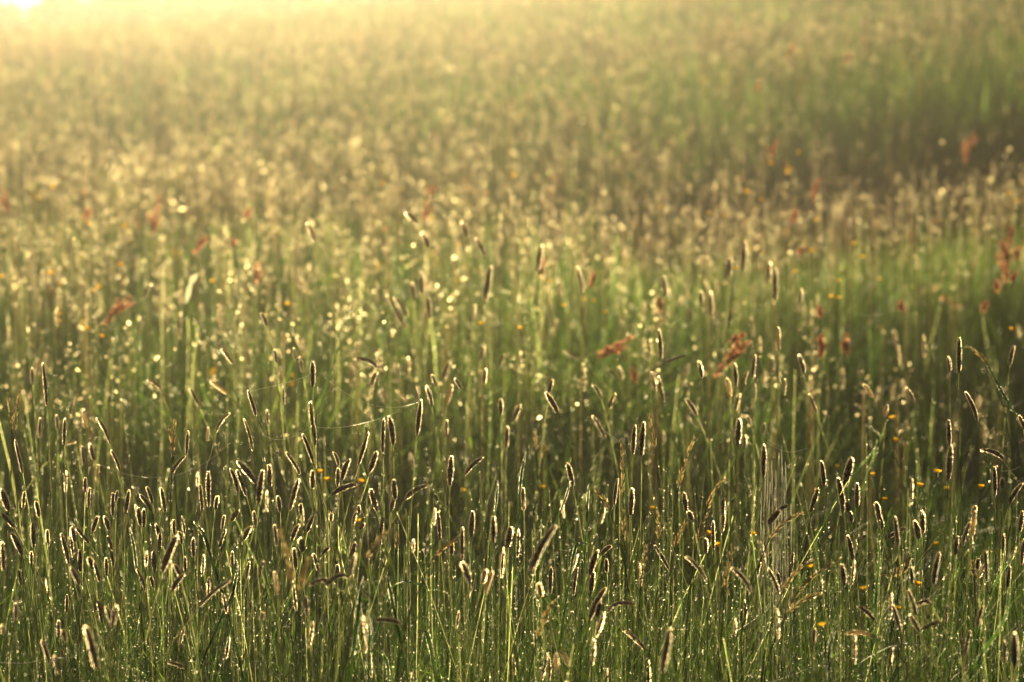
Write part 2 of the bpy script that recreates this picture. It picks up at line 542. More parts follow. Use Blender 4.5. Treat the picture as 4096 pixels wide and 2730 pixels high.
def fuzz_panicles(name, n, y0, y1, mat, label, size, cnt, tri, m, hlo=.6, hhi=.8):
    x, y = scatter(n, y0, y1, m)
    keep = rng.random(n) > .88 * hollow(x, y)
    x, y = x[keep], y[keep]; n = len(x)
    z = ground_h(x, y)
    h = hlo + (hhi - hlo) * rng.random(n)
    g = Geo()
    t = np.linspace(0, 1, 3)[None]
    C = np.stack([x[:, None] + 0 * t, y[:, None] + 0 * t, z[:, None] + h[:, None] * t], -1)
    tubes(g, C, np.full((n, 3), .00035) * (1 + y[:, None] / 12), 3, rng.random(n))
    c = C[:, -1][:, None] + rng.normal(size=(n, cnt, 3)) * np.array([size * .22, size * .22, size * .55])
    c[..., 0] += (c[..., 2] - C[:, -1][:, None, 2]) * rng.normal(size=(n, 1)) * .2
    a = rng.normal(size=(n, cnt, 3)) * tri; b = rng.normal(size=(n, cnt, 3)) * tri
    V = np.stack([c, c + a, c + b], 2).reshape(-1, 3)
    g.add(V, t=np.arange(len(V)).reshape(-1, 3), var=np.repeat(rng.random(n * cnt), 3))
    return tag(g.obj(name, mat, smooth=False), label=label, cat="grass heads", kind="stuff")


fuzz_panicles("bent_grass_plumes", 1900, 6.0, 17, M_pan, "feathery tan plumes of bent grass in the middle meadow", .07, 34, .0026, .5, .60, .80)
fuzz_panicles("far_bent_grass_plumes", 4200, 11, 50, M_awn_soft, "tan plumes of bent grass higher up the slope", .09, 16, .007, 1.0, .60, .84)
fuzz_panicles("far_sorrel", 380, 9, 40, M_red, "scattered reddish sorrel blurred in the middle and far meadow", .10, 26, .005, 1.0, .62, .84)
fuzz_panicles("far_buttercups", 260, 7, 22, M_yel, "specks of yellow buttercups blurred in the meadow beyond", .012, 8, .0045, .5, .55, .72)

g = Geo()
fuzz_on(g, near_lines[0][:1500], 50, .0009, .0011, .25, .8)
fuzz_on(g, near_lines[1][:1500], 30, .0014, .0012, .35, .8)
fuzz_on(g, near_lines[2], 60, .0009, .0006, .2, .8)
fuzz_on(g, near_lines[3], 30, .0014, .0008, .3, .8)
tag(g.obj("dewy_hairs", M_fuzz, smooth=False), label="fine dew-covered hairs glinting along the near grass", cat="dew", kind="stuff")

# ------------------------------------------------------------------ what was traced, thing by thing
# every crop: (x offset, y offset, scale) and rows of tip x, tip y, base x, base y, width; then a depth band letter
CROPS = {
 'A': (0, 1365, 2.298), 'B': (1024, 1365, 2.298), 'C': (2048, 1365, 2.298), 'D': (3072, 1365, 2.298),
 'E': (0, 2047, 2.296), 'F': (1024, 2047, 2.296), 'G': (2048, 2047, 2.296), 'H': (3072, 2047, 2.296),
 'I': (0, 683, 1.7238), 'J': (1365, 683, 1.7238), 'K': (2730, 683, 1.7225), 'L': (2048, 0, 1.149)}
FOX = {
'A': "395,205,430,595,50f 598,715,590,960,42f 140,915,205,1215,45f 895,705,1010,940,38f 1025,1010,1100,1195,50f 1700,1060,1580,1225,42f 1730,830,1715,1045,45f 2105,665,1985,840,45g 2040,75,2140,205,55m 1360,360,1485,460,50m 1940,375,2090,485,45m 1745,440,1835,610,45m 770,635,785,800,60m 690,925,605,950,45m 2280,460,2350,690,45f 2245,720,2325,1010,40f 2190,1110,2353,1310,70f 2120,1180,2190,1400,55f 2180,1190,2260,1420,50f 1915,1200,1920,1530,62f 1840,1320,1860,1567,50f 2000,1430,1980,1550,50f 785,1260,780,1390,42f 825,1350,815,1530,42f 1185,1375,1150,1590,50f 1350,1340,1400,1490,50f 1290,1415,1400,1567,60f 1480,1350,1520,1580,50f 1040,1400,1035,1600,46f 1080,1380,1065,1480,46f 15,1370,80,1560,75f 225,1385,210,1540,36f 330,1480,360,1620,46f 1250,1510,1270,1620,45f 520,680,525,820,38m 830,950,865,1100,60m 750,970,770,1150,42m 370,710,365,890,46m 905,1140,895,1290,42m 1915,800,1905,920,40m 295,250,300,400,46m 685,520,640,680,45m",
'B': "520,195,520,420,62f 500,560,520,790,62f 530,760,545,960,38f 1515,545,1480,870,72f 1225,700,1260,950,76g 1175,720,1165,1030,50g 1030,845,940,1145,50f 430,860,530,1130,45f 280,1025,405,1225,42f 715,1025,760,1150,35f 855,1095,790,1280,60f 1105,1025,1045,1205,80g 2080,1070,1925,1225,52f 920,1320,700,1415,72f 1580,1325,1370,1460,70g 1795,1060,1780,1330,76f 755,1175,750,1340,50f 1265,1280,1280,1460,60f 1055,1365,1110,1560,60f 520,1195,520,1360,45f 390,1270,310,1560,62n 120,1140,130,1340,65g 60,1190,20,1490,76n 200,1430,220,1567,55f 410,1500,415,1600,40f 1270,1460,1240,1567,60f 945,1515,940,1600,45f 910,160,1110,245,60m 1110,290,1060,410,60m 170,85,185,195,45m 350,70,360,170,42m 400,150,430,290,42m 1115,115,1180,290,62q 1775,200,1720,370,70q 885,240,885,390,52q 1300,220,1310,400,46q 1480,420,1480,560,56q 1570,420,1620,600,60m 1620,310,1660,420,46m 1800,410,1760,570,50m 1300,460,1390,560,52q 2110,260,2095,400,52m 1145,460,1200,560,60q 2250,540,2250,680,60m 2310,795,2300,985,60m 1040,640,1040,720,40q 1750,730,1750,870,50m 2100,60,2060,180,50q 1420,1040,1430,1180,42q 2280,130,2230,260,60q 1830,350,1890,440,46m 250,420,255,600,34m 100,640,115,780,46m",
'C': "315,475,420,660,60g 510,1130,560,1340,60f 1130,775,1110,1045,56f 1210,755,1190,1055,60f 2085,720,2070,960,86f 2315,960,2310,1260,70f 970,1270,940,1510,45f 1100,1360,1090,1600,75f 740,690,860,900,55m 745,405,820,530,50m 945,485,890,620,55m 1600,535,1700,690,60m 1640,715,1720,790,46q 1975,350,2005,520,56m 2045,210,2060,420,60m 2165,280,2110,480,50m 2235,135,2215,350,60m 2235,400,2230,560,42m 2090,490,2050,650,46m 1350,-100,1370,170,60m 1280,290,1320,470,50m 1345,330,1400,560,50m 1600,130,1410,200,42m 1715,190,1745,340,60m 480,95,620,170,50q 985,240,1010,360,50q 370,360,340,480,50m 75,590,10,740,60m 100,1350,110,1560,42f 1385,840,1390,940,40q 2140,870,2140,980,50m 2160,690,2195,770,40m 2320,760,2310,860,40m 890,255,960,350,50q 1945,1450,1935,1600,45f 1580,1400,1600,1560,70f",
'D': "1755,-25,1755,290,68f 1815,470,1925,730,52f 1660,730,1670,960,55f 1680,965,1655,1280,82g 765,1085,700,1350,82f 640,1265,690,1567,76f 490,1110,515,1340,56f 815,1310,815,1530,56f 460,1360,390,1567,60f 2080,1160,2085,1420,52f 2155,1265,2150,1350,50f 2335,1310,2220,1500,60f 1960,1000,2165,1090,58f 2305,690,2350,800,45f 285,135,330,300,60m 380,490,450,670,46m 880,400,960,520,56m 1270,430,1345,560,56m 1655,150,1670,290,46m 2260,50,2220,230,50m 1095,595,1075,700,50m 155,350,150,510,36m 35,150,40,300,50q 110,300,100,420,42q 90,620,75,700,46q 95,-120,100,100,46m 990,1490,1020,1600,70f 180,1515,100,1567,60f 1430,1535,1420,1600,50f 1900,1520,1890,1600,50f 725,1490,740,1567,60f",
'E': "15,25,130,150,60f 110,200,200,400,66f 300,110,310,330,60f 20,285,35,550,66n 565,205,630,480,60f 660,145,690,280,55f 700,150,815,290,46f 650,520,730,670,80n 735,355,735,550,56f 895,50,850,190,60f 960,50,1000,170,60f 990,230,1030,360,46f 1020,360,1040,510,42f 975,430,980,590,46f 865,460,920,650,46f 1270,-30,1290,130,60f 1320,-20,1320,150,50f 1435,120,1490,320,55f 1470,200,1465,360,50f 1620,230,1490,560,92n 1645,190,1670,300,46f 1595,80,1600,220,46f 1775,250,1780,420,46f 2070,170,2010,340,46f 2060,40,2040,170,42f 2300,140,2240,260,60f 2185,-10,2125,90,66f 2330,0,2350,150,50f 2135,370,2135,510,36f 2290,460,2260,620,42f 1410,370,1420,560,60f 1600,490,1650,590,52n 1690,580,1580,740,72n 1255,530,1330,720,46f 1385,600,1410,700,42f 2115,630,1830,870,62n 175,540,195,680,42f 615,765,610,930,42f 900,820,935,1030,50f 540,1000,540,1160,46f 790,1060,890,1450,112o 1070,870,1030,1060,80o 975,880,1010,1020,60n 385,1190,450,1400,60n 145,850,145,1000,40n 20,1050,40,1130,64o 575,1090,600,1200,42n 1545,1390,1700,1440,52n 435,170,440,290,36f 290,370,290,500,42f 1700,420,1700,560,42f 820,430,840,520,60n 500,1330,540,1500,50o",
'F': "390,125,330,270,52f 415,250,430,370,72f 350,340,365,540,56f 170,120,190,320,55n 525,40,470,190,52f 420,-20,425,140,42f 690,20,690,90,42f 925,0,890,120,42f 990,110,960,160,46f 910,290,870,440,56f 670,335,610,390,46f 530,390,575,550,46f 750,490,750,570,36f 170,560,195,760,52n 65,460,30,620,52n 500,672,665,645,60n 640,682,850,605,56n 1335,1030,1080,1003,66n 1670,10,1690,260,52f 1895,145,1895,440,62n 1990,0,1975,240,80f 2180,50,2180,290,80n 2340,150,2310,330,82f 1895,470,1960,660,82n 2110,540,2080,660,52n 2170,555,2110,760,60n 1165,50,1140,310,46f 450,780,470,960,50n 910,400,860,600,70o 1800,290,1795,400,50f 60,930,50,1000,42n",
'G': "395,135,180,550,112o 780,365,715,580,76f 745,560,725,760,76f 600,520,565,770,46f 360,515,350,760,52f 245,665,265,790,72n 855,710,710,1000,72n 810,840,780,960,62n 1310,310,1440,530,46f 1595,410,1785,640,56n 2020,520,2195,750,60n 2280,470,2240,610,46f 1945,0,1925,190,52f 1845,90,1850,350,52f 1775,250,1780,390,52f 905,320,820,400,60f 1120,850,880,910,46n 1040,1100,1230,1280,60n 1450,1080,1380,1480,112o 405,1310,410,1480,72o 445,1290,520,1420,60o 865,440,870,560,42f 1620,0,1650,80,60f",
'H': "1000,0,1050,160,66f 1165,50,1195,320,46n 1345,90,1385,260,72f 1410,0,1415,210,72f 730,225,780,450,66f 750,0,770,100,52f 100,0,0,110,72f 230,380,195,600,52f 0,525,100,760,60n 90,570,110,720,42f 675,490,700,670,86n 1270,155,1100,250,52f 1740,230,1720,400,52f 1900,0,1875,230,76n 1855,100,1790,310,52n 2160,210,2160,440,46f 2000,370,2010,640,46n 2335,0,2310,190,62f 2350,260,2330,490,62n 1570,380,1520,680,80n 1320,515,1325,670,52n 1290,730,1360,950,60n 1300,950,1390,1100,60n 1590,1000,1400,1090,52n 1365,860,1490,850,52n 1145,860,1215,1110,52n 830,875,985,1000,52n 720,1120,985,1160,46n 1970,870,1920,1060,52n 1855,1100,1810,1330,60n 2260,1120,2265,1440,112o 2220,510,2195,700,56f 1305,420,1260,550,46f 1930,440,1925,530,52f 425,1080,420,1210,42n 2170,1190,2175,1400,36o",
'I': "1800,985,1840,1075,36m 505,470,480,570,35q 1040,790,990,880,35q 2120,365,2170,490,52q 985,1040,960,1130,30q",
'J': "450,295,520,360,46q 560,430,600,530,52q 830,360,870,460,52q 930,470,990,590,50q 490,780,505,900,46q 550,700,560,850,46q 600,880,610,1020,46q 1030,670,990,900,60q 320,860,440,1090,46q 370,880,450,1010,46q 920,930,900,1060,42q 1380,520,1350,700,46q 1630,670,1665,840,42q 2220,730,2240,880,46q",
'K': "430,490,415,700,46q 600,635,590,780,42q 640,680,640,900,56q 125,835,130,930,42q 190,840,200,1010,46q 340,950,320,1080,42q 820,820,815,920,42q 330,610,320,740,46q"}
# flowers: x, y, width in crop pixels, distance in m
CUP = {
'D': "1140,700,62,5.3 1175,905,70,5.1 965,1225,80,4.7 1400,1320,48,4.5 1560,1190,56,4.7 635,1150,50,5.2 1960,1330,50,4.6 1640,1350,46,4.6 1075,1450,40,4.5",
'B': "590,1195,44,5.0 655,1265,56,4.9 970,1285,84,4.9 1905,1365,46,5.4",
'C': "285,1335,50,5.0 1290,1535,56,4.6",
'G': "1810,195,44,4.2 1880,300,32,4.1 2215,200,34,4.5",
'F': "940,75,42,4.6",
'H': "390,500,56,4.0 1375,655,52,3.9 875,700,60,4.0 1190,880,60,4.0 495,1035,44,3.7 1545,290,52,5.0",
'K': "1240,590,44,7.2 1360,745,44,6.9 1075,755,54,6.9 1025,865,40,6.6 1075,870,40,6.6 2165,835,46,6.6 2265,1090,44,5.9 545,565,46,7.4 890,550,50,7.4 440,550,40,7.4 540,200,40,8.6 290,310,44,8.2 925,340,44,8.0 2245,155,46,8.8 2300,205,38,8.6 185,290,38,8.2 440,140,46,9.0 1180,500,34,7.6 720,10,44,9.6 370,670,46,7.0 780,690,36,7.0",
'I': "350,700,56,7.2 410,985,46,6.4 410,1035,36,6.2 600,1085,36,6.1 705,1140,40,6.0 830,645,36,7.4 860,380,46,8.4 610,365,46,8.4 365,110,48,9.6 265,185,44,9.2 1465,760,46,7.0 1980,915,40,6.6 680,800,40,6.8 640,825,36,6.8 15,725,44,7.2",
'J': "1190,30,46,9.8 285,90,40,9.4 1000,160,36,9.0 1530,925,38,6.5 1675,885,38,6.6 1740,895,38,6.6 1435,760,44,6.9 960,1050,40,6.2 1230,1080,46,6.0 2200,250,44,8.4 1820,975,36,6.4",
'L': "1270,770,40,9.8 1190,750,36,9.9 1315,700,30,10.2"}
# sorrel: top x, top y, bottom x, bottom y, distance
SOR = {
'C': "1090,-40,800,150,6.4 2120,-60,1880,320,6.3 1110,250,1130,370,6.6",
'D': "500,-60,480,160,6.4 720,-60,725,100,6.4",
'K': "945,60,900,200,8.6 790,270,760,360,8.2 850,530,790,570,7.4 2270,390,2220,760,7.2 2330,520,2300,620,7.2 2300,700,2270,760,6.8 940,930,950,1000,6.5 420,1130,340,1170,6.2 1500,900,1510,970,6.7 2090,900,2070,960,6.7 2160,760,2165,820,6.9",
'I': "1100,180,1060,420,9.0 900,860,720,1060,6.7 1780,650,1760,760,7.3 40,150,50,300,9.0 600,250,590,340,8.8 1740,260,1690,330,8.8 1620,460,1600,520,8.0 1420,450,1350,560,8.0",
'J': "640,100,600,180,9.5 600,220,570,330,9.0 1740,700,1720,800,7.2 2190,880,2200,960,6.7 1400,610,1370,730,7.4",
'L': "1560,240,1530,290,14 1290,190,1260,280,14.5 1220,640,1190,720,11 2120,620,2080,740,10.5 1140,370,1120,420,13"}
# loose panicles of fescue: top x, top y, bottom x, bottom y, width, distance
PAN = {
'A': "185,460,130,840,40,4.4 75,500,110,830,22,4.35 1555,800,1590,1050,26,4.3 1608,735,1585,1040,24,4.3",
'C': "1675,900,1530,1350,60,4.25 1008,930,1020,1420,50,4.2 1255,680,1320,1000,44,4.4 1950,1260,1780,1560,60,4.2 210,860,225,1010,36,5.0 300,970,285,1090,36,5.0 780,1380,900,1560,44,4.2",
'D': "1840,60,2010,210,40,4.8 440,1370,400,1560,30,4.2",
'G': "1020,0,1030,300,62,4.05 1240,330,1190,620,66,3.95 2020,350,1950,780,52,3.7 370,850,230,1170,62,3.4 1790,30,1700,300,56,4.05 1580,120,1490,360,52,4.1 1340,20,1350,270,60,4.3",
'H': "320,15,10,260,52,3.9 650,440,190,880,60,3.65 460,760,170,960,56,3.55 385,450,140,720,46,3.7 1305,420,1230,600,56,4.0 1185,450,1190,620,44,4.0 1880,480,1895,620,40,3.9",
'F': "230,190,340,740,90,3.15 480,450,400,760,70,3.1 1160,210,1020,440,46,3.4 1810,280,1590,490,40,3.6 1300,210,1290,360,36,4.2"}
# big blades and arching leaves: crop pixel polyline, half width px (photo), distance, kind, label
ARC = [
 ('F', [(860, 1400), (925, 1290), (1060, 1285), (1180, 1330), (1210, 1420), (1215, 1560)], 7, 3.7, 'b', "bluish leaf arching over in a low hoop near the middle of the bottom edge"),
 ('F', [(1180, 860), (1240, 700), (1370, 645), (1560, 690), (1760, 750)], 6, 4.0, 'b', "dark blade sweeping up and over to the right above the low bluish hoop"),
 ('F', [(890, 1320), (930, 1000), (960, 750), (985, 610)], 11, 3.35, 'g', "broad bright green blurred blade standing up behind the flat brown foxtail"),
 ('F', [(1030, 1560), (1040, 1280), (1040, 1060), (1030, 900)], 10, 3.1, 'g', "second broad green blade, rising from the bottom edge beside the brightest one"),
 ('F', [(1290, 1010), (1250, 820), (1200, 560)], 8, 3.7, 'g', "light green straight blade rising behind the tip of the flat brown foxtail"),
 ('F', [(1480, 1110), (1540, 1090), (1600, 1230), (1620, 1330)], 10, 3.8, 'b', "blue-grey leaf bent over like a hook low in the grass"),
 ('G', [(540, 540), (570, 380), (600, 300), (640, 288), (710, 305)], 7, 4.15, 'b', "grey-green leaf curling over to the right beside two slim stems"),
 ('G', [(1150, 250), (1250, 60), (1500, 50)], 3, 4.4, 's', "thin pale arc of dry stem behind the loose panicles"),
 ('H', [(1230, 620), (1060, 580), (980, 620), (930, 750)], 4, 4.0, 's', "thin dry stem arching down to the left under the bent green foxtail"),
 ('H', [(1930, 560), (1960, 400), (2010, 340), (2080, 365), (2150, 480)], 3.5, 4.0, 's', "thin dewy stem forming a round hoop near the right edge"),
 ('H', [(1420, 410), (1470, 350), (1530, 322), (1580, 360), (1650, 550), (1700, 760)], 4, 4.0, 's', "drooping dewy stem hooked over a fluffy brown foxtail"),
 ('H', [(800, 1420), (1000, 1300), (1180, 1225), (1400, 1215), (1700, 1170), (1960, 1180)], 5, 3.75, 'b', "long pale leaf lying almost level across the lower right grass"),
 ('H', [(1500, 150), (1700, 260), (1760, 330)], 2.5, 4.2, 's', "short straight dewy stem slanting down to the right"),
 ('H', [(2275, 365), (2120, 600), (2020, 800), (1960, 1000)], 9, 3.8, 'g', "broad dewy blade leaning right beneath the hoop of stem"),
 ('H', [(2230, 850), (2120, 1080), (1960, 1320), (1830, 1560)], 12, 3.35, 'g', "widest green blade, running diagonally to the lower right corner"),
 ('H', [(1010, 170), (1020, 420), (990, 760), (990, 1100)], 8, 3.7, 'g', "tall pale green upright blade beside the dark curled stems"),
 ('H', [(560, 1567), (560, 1300), (620, 1010)], 9, 3.3, 'g', "soft blurred upright blade low in the right-hand grass"),
 ('I', [(1130, 1150), (1180, 1070), (1320, 1015), (1400, 1090), (1450, 1170)], 6, 5.6, 'g', "blurred leaf arching over like a hoop in the glowing middle grass"),
 ('J', [(0, 1160), (50, 1020), (110, 950), (170, 900)], 7, 5.6, 'g', "blurred feathery blade bending to the right in the glow"),
 ('D', [(2353, 800), (2130, 430), (2000, 190), (1940, 100), (1835, 55)], 6, 4.75, 'g', "long leaning grass stem crossing the upper right of the sharp belt"),
 ('D', [(930, 1180), (1000, 980), (1010, 860), (960, 795), (900, 780)], 6, 5.0, 'g', "curled green stem hooking over to the left beside the yellow flowers"),
 ('D', [(850, 1150), (1000, 970), (1090, 750), (1120, 690)], 5, 5.0, 'g', "branching green stalk reaching up to the highest yellow flower"),
 ('B', [(2200, 1560), (2225, 1290)], 5, 4.3, 'g', "slender pointed light green blade standing alone against the dark gap"),
 ('C', [(70, 1400), (90, 1200), (125, 1025)], 6, 4.3, 'g', "pointed light green blade at the left side of the dark gap"),
 ('C', [(690, 1567), (705, 1310)], 5, 4.1, 'g', "dark bluish pointed blade with a bright dewy rim"),
 ('E', [(2060, 920), (2120, 800), (2190, 480)], 7, 3.9, 'g', "dark straight blade crossing the arched blurred foxtail"),
 ('E', [(1940, 420), (1860, 190), (1775, 85)], 8, 3.9, 'b', "grey-green bare leaf tip bending over to the left"),
 ('E', [(1250, 500), (1230, 330), (1190, 140)], 6, 4.2, 'g', "bright yellow-green narrow leaf glowing against the light"),
 ('C', [(445, 1560), (490, 1450), (540, 1280)], 5, 4.15, 'g', "dark green blade leaning right under the mid foxtail"),
 ('D', [(130, 1410), (90, 1460), (60, 1560)], 4, 4.15, 's', "short curl of dry stem at the foot of the wiry tuft")]
# the tuft of wiry stems left of the lower right: x, y of tips (crop D), all rising together
WIRY = "0,980 125,960 100,1030 160,1115 130,1160 35,1100 70,1190 210,1500 20,1300 90,1260 -20,1120 145,1240 60,1340 -60,1380"
# threads of spider silk: crop, points, distance
SILK = [
 ('B', [(-140, 490), (0, 450), (240, 395), (490, 318)], 4.2, "fine silk thread running left from the topmost sharp foxtail"),
 ('B', [(630, 332), (780, 450), (922, 533)], 4.2, "short slanting silk thread just right of the topmost sharp foxtail"),
 ('B', [(970, 553), (1020, 573), (1076, 588)], 4.2, "shortest scrap of silk thread between two longer ones"),
 ('B', [(1105, 597), (1230, 610), (1360, 600), (1480, 565)], 4.2, "silk thread sagging up to the tip of the tall plump foxtail"),
 ('B', [(1368, 617), (1430, 588), (1490, 565)], 4.2, "little forked silk thread tied to the tall plump foxtail"),
 ('B', [(552, 793), (700, 800), (900, 775), (1120, 718), (1313, 645)], 4.2, "long lower silk thread sweeping up to the right"),
 ('B', [(78, 870), (150, 900), (230, 906), (350, 875), (500, 795)], 4.2, "sagging silk thread hung between two foxtail stems"),
 ('A', [(900, 1130), (1120, 1215), (1350, 1253), (1560, 1245), (1850, 1140), (2120, 935)], 4.75, "long blurred silk thread sagging through the glowing grass"),
 ('C', [(840, 820), (1000, 930), (1150, 1000), (1330, 1050)], 4.8, "blurred silk thread slanting down to the right in the dark grass"),
 ('D', [(-20, 930), (100, 995), (200, 1020), (370, 985)], 4.7, "blurred silk thread sagging above the wiry tuft"),
 ('D', [(2140, 1195), (2230, 1190), (2320, 1155)], 4.6, "short silk thread by the flat-lying foxtail at the right edge"),
 ('G', [(430, 345), (480, 358), (540, 352), (600, 320)], 4.2, "tiny sagging silk thread beside the curling grey-green leaf"),
 ('E', [(0, 1385), (250, 1390), (480, 1340), (620, 1345), (780, 1290)], 3.6, "silk thread lying level across the lower left grass"),
 ('J', [(570, 1120), (660, 1160), (750, 1165), (850, 1110)], 5.6, "blurred arc of silk deep in the middle grass"),
 ('K', [(780, 1020), (850, 1010), (930, 920)], 5.8, "blurred silk thread looping beside the reddish sorrel"),
 ('K', [(1180, 985), (1290, 1000), (1410, 985)], 5.8, "faint silk thread sagging over the dark green hollow")]


def px(crop, x, y):
    ox, oy, s = CROPS[crop]
    return ox + x / s, oy + y / s


def rows(d, n):
    for c, txt in d.items():
        for r in txt.split():
            tail = r[-1] if r[-1].isalpha() else ''
            yield c, [float(v) for v in (r[:-1] if tail else r).split(',')], tail


BAND = {'f': 4.17, 'g': 4.40, 'm': 5.05, 'q': 6.3, 'n': 3.62, 'o': 3.12}


def head_and_stem(tip, base, rootdir=None, bendy=0.5):
    """Curve of the head (7 points, base to tip) and of the stem (ground to base)."""
    tip, base = np.array(tip), np.array(base)
    L = np.linalg.norm(tip - base)
    d = (tip - base) / L
    tan = norm(d * (1 - .45 * bendy) + np.array([0, 0, 1.0]) * .45 * bendy + rng.normal(size=3) * .03)
    ctrl = base + tan * L * .5
    t = np.linspace(0, 1, 9)[:, None]
    H = (1 - t) ** 2 * base + 2 * (1 - t) * t * ctrl + t * t * tip
    hgt = base[2] - float(ground_h(base[0], base[1]))
    lean = np.array([tan[0], tan[1] * .5, 0]) * min(.5, hgt * .35)
    root = np.array([base[0] - lean[0] + rng.normal() * .015, base[1] - lean[1] + rng.normal() * .02, 0])
    root[2] = float(ground_h(root[0], root[1])) - .005
    S = bez3(root, root + np.array([rng.normal() * .01, 0, hgt * .45]), base - tan * hgt * .32, base, 14)
    return H, S


def fox(tip, base, width, label, group, b_soft=False):
    """foxtail > stem, leaf, seed_head > awns"""
    H, S = head_and_stem(tip, base, bendy=rng.uniform(.25, 1.3))
    width = width * rng.uniform(.88, 1.18)
    root = Vector(S[0])
    th = empty("foxtail", root)
    tag(th, label, "foxtail grass", group)
    off = S[0]
    L = np.linalg.norm(H[-1] - H[0])
    g1 = Geo()
    t = np.linspace(0, 1, 14)[None]
    tubes(g1, (S - off)[None], (.00105 - .00045 * t), 5, rng.random(1))
    st = g1.obj("stem", M_stem, th)
    gf = Geo(); fuzz_on(gf, (S - off)[None], 90, .0009, .0006, .15, .8)
    # fringe of dewy hairs: four ragged fins along the stem
    u = np.linspace(0, 1, 90); SS = np.stack([np.interp(u, np.linspace(0, 1, 14), (S - off)[:, k_]) for k_ in range(3)], -1)
    for q_ in range(2):
        a_ = q_ * math.pi + .35 * rng.normal()
        rd = np.array([math.cos(a_), math.sin(a_), 0.])
        ww = .00015 * (.1 + 1.5 * rng.random(90)) * (.4 + .6 * np.minimum(1, u * 3))
        ribbons(gf, (SS + rd * (.0006 + ww[:, None]))[None], ww[None], rd[None], .1 + .9 * rng.random())
    gf.obj("dewy_hairs", M_straw, st, smooth=False)
    # dewy core, knobbly with packed spikelets
    K = 20
    ti = np.linspace(0, 1, K)
    Cc = np.stack([np.interp(ti, np.linspace(0, 1, 9), H[:, k]) for k in range(3)], -1) - off
    slim = width < .0085
    prof = np.sin(np.clip(ti * .90 + .07, 0, 1) * math.pi) ** (.55 if not slim else .42)
    prof *= (1 + .10 * np.sin(ti * 40 + rng.random() * 6) + .08 * rng.normal(size=K))
    prof[-1] = .12; prof[0] = .25
    core = width * .335 * prof
    g2 = Geo()
    tubes(g2, Cc[None], core[None], 8, rng.random(1))
    # packed spikelets: small leaf-like scales standing off the core
    D = norm(np.gradient(Cc, axis=0))
    ref = norm(np.cross(D, np.array([.3, .9, .1]))); b2 = np.cross(D, ref)
    def sprigs(n, out0, lo, hi, w, upm, gg, var):
        tt = rng.random(n) ** .95 * (K - 1.001); i = tt.astype(int); f = (tt - i)[:, None]
        c = Cc[i] * (1 - f) + Cc[np.minimum(i + 1, K - 1)] * f
        rr = core[i] * (1 - f[:, 0]) + core[np.minimum(i + 1, K - 1)] * f[:, 0]
        a = rng.random(n) * 2 * math.pi
        rad = ref[i] * np.cos(a)[:, None] + b2[i] * np.sin(a)[:, None]
        tang = np.cross(D[i], rad)
        root_ = c + rad * (rr * out0)[:, None]
        ln = (lo + (hi - lo) * rng.random(n))[:, None]
        # gather into uneven tufts, as the spikelets do
        tip_ = root_ + norm(rad * (.8 + .25 * np.sin(a * 5 + tt * 4))[:, None] + D[i] * upm + rng.normal(size=(n, 3)) * .25) * ln
        V = np.stack([root_ - tang * w, root_ + tang * w, tip_], 1).reshape(-1, 3)
        gg.add(V, t=np.arange(len(V)).reshape(-1, 3), var=np.repeat(var[0] + (var[1] - var[0]) * rng.random(n), 3))
    sprigs(int(110 + L * 2600), .8, width * .12, width * .26, .0006, 1.0, g2, (.2, 1))
    hd = g2.obj("seed_head", M_head if b_soft or rng.random() < .9 else M_pan, th)
    g3 = Geo()
    sprigs(int(200 + L * 9000), .92, width * .14, width * .36, .00090, .75, g3, (0, 1))
    g3.obj("awns", M_awn, hd)
    # one narrow leaf on the stem
    k = random.randint(4, 7)
    p = S[k] - off
    az = random.uniform(0, 6.28)
    ll = random.uniform(.07, .16)
    q = np.array([math.cos(az), math.sin(az) * .6, 0])
    tl = np.linspace(0, 1, 7)[:, None]
    Cl = p + q * ll * (.25 * tl + .45 * tl ** 2) + np.array([0, 0, 1]) * ll * (tl * .95 - .5 * tl ** 2.5 * random.random())
    gl = Geo()
    Wl = (.0017 * np.clip(1.1 - tl[:, 0] ** 2, .05, 1))[None]
    ribbons(gl, Cl[None], Wl, np.array([[-q[1], q[0], .1]]), random.random(), .4)
    gl.obj("leaf", M_blade, th)
    return S


BANDLAB = {
 'f': "sharp", 'g': "slightly soft", 'm': "softly blurred", 'q': "faint blurred", 'n': "out-of-focus near", 'o': "large blurred close"}


def where(x, y):
    cx = ["at the left edge", "in the left part", "left of centre", "just left of the middle", "just right of the middle", "right of centre", "in the right part", "at the right edge"][min(7, max(0, int(x / 512)))]
    return cx


def look(x0, y0, x1, y1, w):
    dx, dy = x0 - x1, y1 - y0
    a = math.degrees(math.atan2(dx, max(dy, 1e-3) if dy > 0 else dy))
    L = math.hypot(dx, dy)
    if abs(a) < 7: p = "upright"
    elif abs(a) < 22: p = "slightly " + ("right" if a > 0 else "left") + "-tilting"
    elif abs(a) < 50: p = ("right" if a > 0 else "left") + "-leaning"
    elif abs(a) < 72: p = "strongly " + ("right" if a > 0 else "left") + "-bent"
    else: p = "nearly level"
    r = L / w
    s = "stubby" if r < 2.6 else ("plump" if r < 3.9 else ("medium" if r < 5.2 else "slender"))
    return p, s


